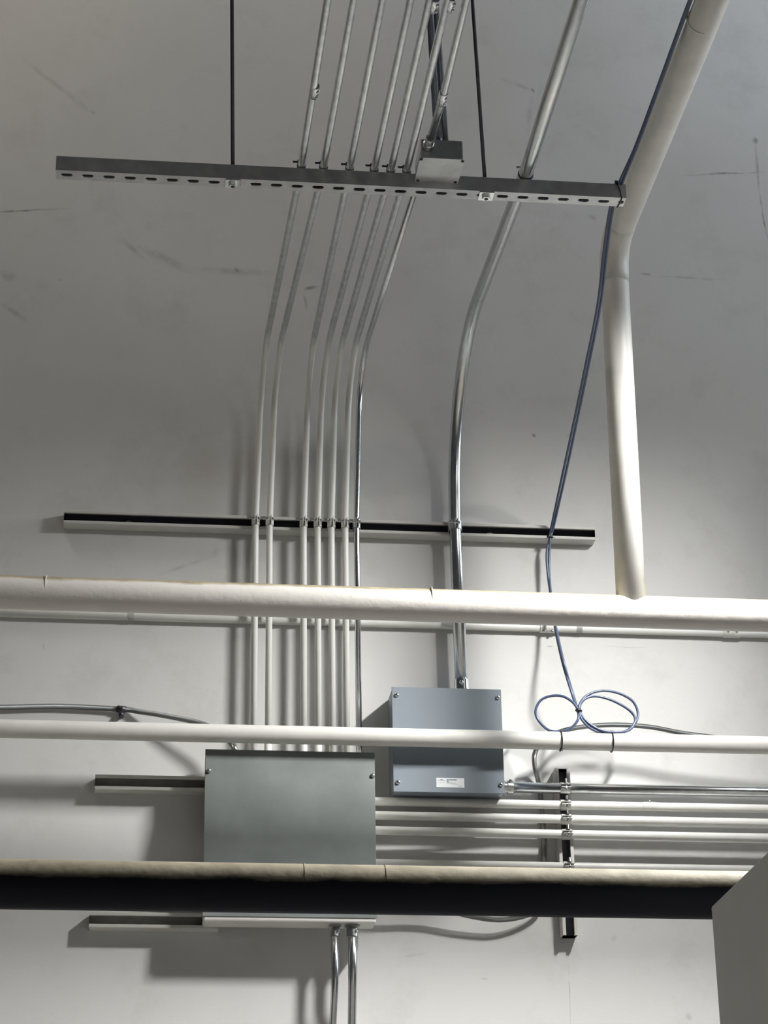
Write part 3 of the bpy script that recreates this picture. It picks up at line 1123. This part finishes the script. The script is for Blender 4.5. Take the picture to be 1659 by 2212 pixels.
def cable(label, pts, r=RC):
    o_ = thing('data_cable', label, 'cable', pts[len(pts) // 2], BG)
    b_ = bmesh.new()
    tube(b_, spline(pts, 10), r, 12)
    finish('jacket', b_, M['blue_cable'], o_, True)
    return o_


xp = 1.2815 - DR - RC + 0.001


def top_run(dx, dz):
    return [Vector((x + dx, y, z + dz)) for x, y, z in ((1.2385, 2.3, 3.142), (1.2400, 3.4, 3.142), (1.2405, 3.9, 3.142), (1.2405, 4.18, 3.138), (1.2260, 4.47, 3.085), (1.2060, 4.62, 3.027))]


def drop(o):
    """from the tie at the end of the hanging channel down to the tie on the wall channel"""
    return [at(1342 + o, 392, 4.722), at(1322 + o, 446, 4.80), at(1308 + o, 540, 4.93), at(1294 + o, 660, 5.08), at(1268 + o, 790, 5.27), at(1240 + o, 925, 5.48), at(1214 + o, 1045, 5.65), at(1193 + o * 0.7, 1140, 5.775)]


pa = top_run(-0.001, 0.0) + drop(-3.2) + [at(1187, 1163, 5.782), at(1181, 1195, 5.785), at(1183, 1235, 5.785), at(1190, 1290, 5.78), at(1199, 1355, 5.76), at(1215, 1430, 5.71), at(1236, 1500, 5.705), at(1247, 1532, 5.680),
     at(1249, 1553, 5.668), at(1234, 1572, 5.672), at(1212, 1580, 5.680), at(1185, 1577, 5.696), at(1163, 1556, 5.708), at(1157, 1535, 5.708), at(1168, 1513, 5.704), at(1190, 1503.5, 5.696), at(1215, 1504, 5.688), at(1236, 1516, 5.680), at(1250, 1534, 5.674),
     at(1262, 1553, 5.672), at(1283, 1570, 5.670), at(1310, 1580, 5.671), at(1345, 1581, 5.676), at(1364, 1573, 5.683), at(1372, 1553, 5.688), at(1358, 1533, 5.688), at(1320, 1512, 5.684), at(1285, 1504, 5.680), at(1262, 1511, 5.676), at(1252, 1530, 5.674), at(1264, 1556, 5.678), at(1296, 1577, 5.690), at(1350, 1584, 5.700)]
cable('blue cable making the small loop left of the knot and the lower right strand', pa)
pb = top_run(0.0005, -0.0065) + drop(3.2) + [at(1188, 1164, 5.779), at(1187, 1195, 5.785), at(1186.5, 1240, 5.785), at(1191, 1290, 5.773), at(1201, 1355, 5.752), at(1218, 1430, 5.702), at(1238, 1500, 5.712), at(1249, 1532, 5.674),
     at(1260, 1556, 5.675), at(1282, 1573, 5.678), at(1315, 1583, 5.680), at(1350, 1580, 5.684), at(1372, 1562, 5.690), at(1378, 1540, 5.694), at(1366, 1514, 5.694), at(1335, 1497, 5.690), at(1300, 1492, 5.684), at(1270, 1501, 5.679), at(1254, 1518, 5.675), at(1251, 1536, 5.672),
     at(1258, 1556, 5.670), at(1282, 1577, 5.672), at(1325, 1586, 5.680), at(1420, 1589, 5.693), at(1550, 1594, 5.700)]
cable('blue cable making the taller outer strand of the loop right of the knot', pb)


# ------------------------------------------------------------------ zip ties
def ring_tie(label, pts, r=0.0017, tail=None):
    o_ = thing('zip_tie', label, 'zip tie', pts[0], 'black zip ties')
    b_ = bmesh.new()
    tube(b_, pts, r, 8)
    finish('band', b_, M['black'], o_, True)
    b_ = bmesh.new()
    c_ = Vector(pts[0])
    box(b_, c_.x - 0.004, c_.x + 0.004, c_.y - 0.004, c_.y + 0.002, c_.z - 0.003, c_.z + 0.003, 0.0006, 1)
    finish('head', b_, M['black'], o_)
    if tail is not None:
        b_ = bmesh.new()
        tube(b_, tail, 0.0012, 8)
        finish('tail', b_, M['black'], o_, True)


def circ_x(x, y, z, r, lean=0.0, n=32, s=PI / 2):
    return [Vector((x + lean * math.cos(s + 2 * PI * k / n), y - r * math.cos(s + 2 * PI * k / n), z + r * math.sin(s + 2 * PI * k / n))) for k in range(n + 1)]


x1 = at(1214, 1590, YP - DP).x
x2 = at(1325, 1598, YP - DP).x
ring_tie('black zip tie around the slim pipe under the left blue loop', circ_x(x1, YP, ZP, DP + 0.0030, s=-PI / 2 + 0.25))
ring_tie('black zip tie around the slim pipe under the right blue loop', circ_x(x2, YP, ZP, DP + 0.0030, s=PI / 2 - 0.2))
# around the end of the hanging channel
x3 = at(1337, 412, 4.729).x
ring_tie('black zip tie binding the blue cables to the right end of the hanging channel', [Vector(p) for p in ((x3 - 0.006, 4.7275, 2.992), (x3 + 0.002, 4.7275, 2.9695), (x3 + 0.006, 4.728, 2.9475), (x3 + 0.006, 4.75, 2.9468), (x3 + 0.004, 4.773, 2.9475), (x3, 4.7735, 2.97), (x3 - 0.004, 4.772, 2.9925), (x3 - 0.006, 4.75, 2.9925), (x3 - 0.006, 4.7275, 2.992))], 0.0016)
c = at(1187.5, 1160, 5.779)
ring_tie('black zip tie binding the blue cables to the long wall channel', [Vector((c.x - 0.0075 * math.cos(a), c.y - 0.006 * math.sin(a), c.z + 0.002 * math.cos(a))) for a in [2 * PI * (k / 20) + PI / 2 for k in range(21)]], 0.0016, [c + Vector((0.004, -0.006, 0)), c + Vector((0.012, -0.008, -0.006))])
c = at(1250, 1535, 5.6745)
ring_tie('black zip tie pinching the blue cables together between the two loops', [Vector((c.x - 0.0085 * math.cos(a), c.y - 0.0085 * math.sin(a), c.z + 0.001 * math.cos(a))) for a in [2 * PI * (k / 20) + PI / 2 for k in range(21)]], 0.0016)
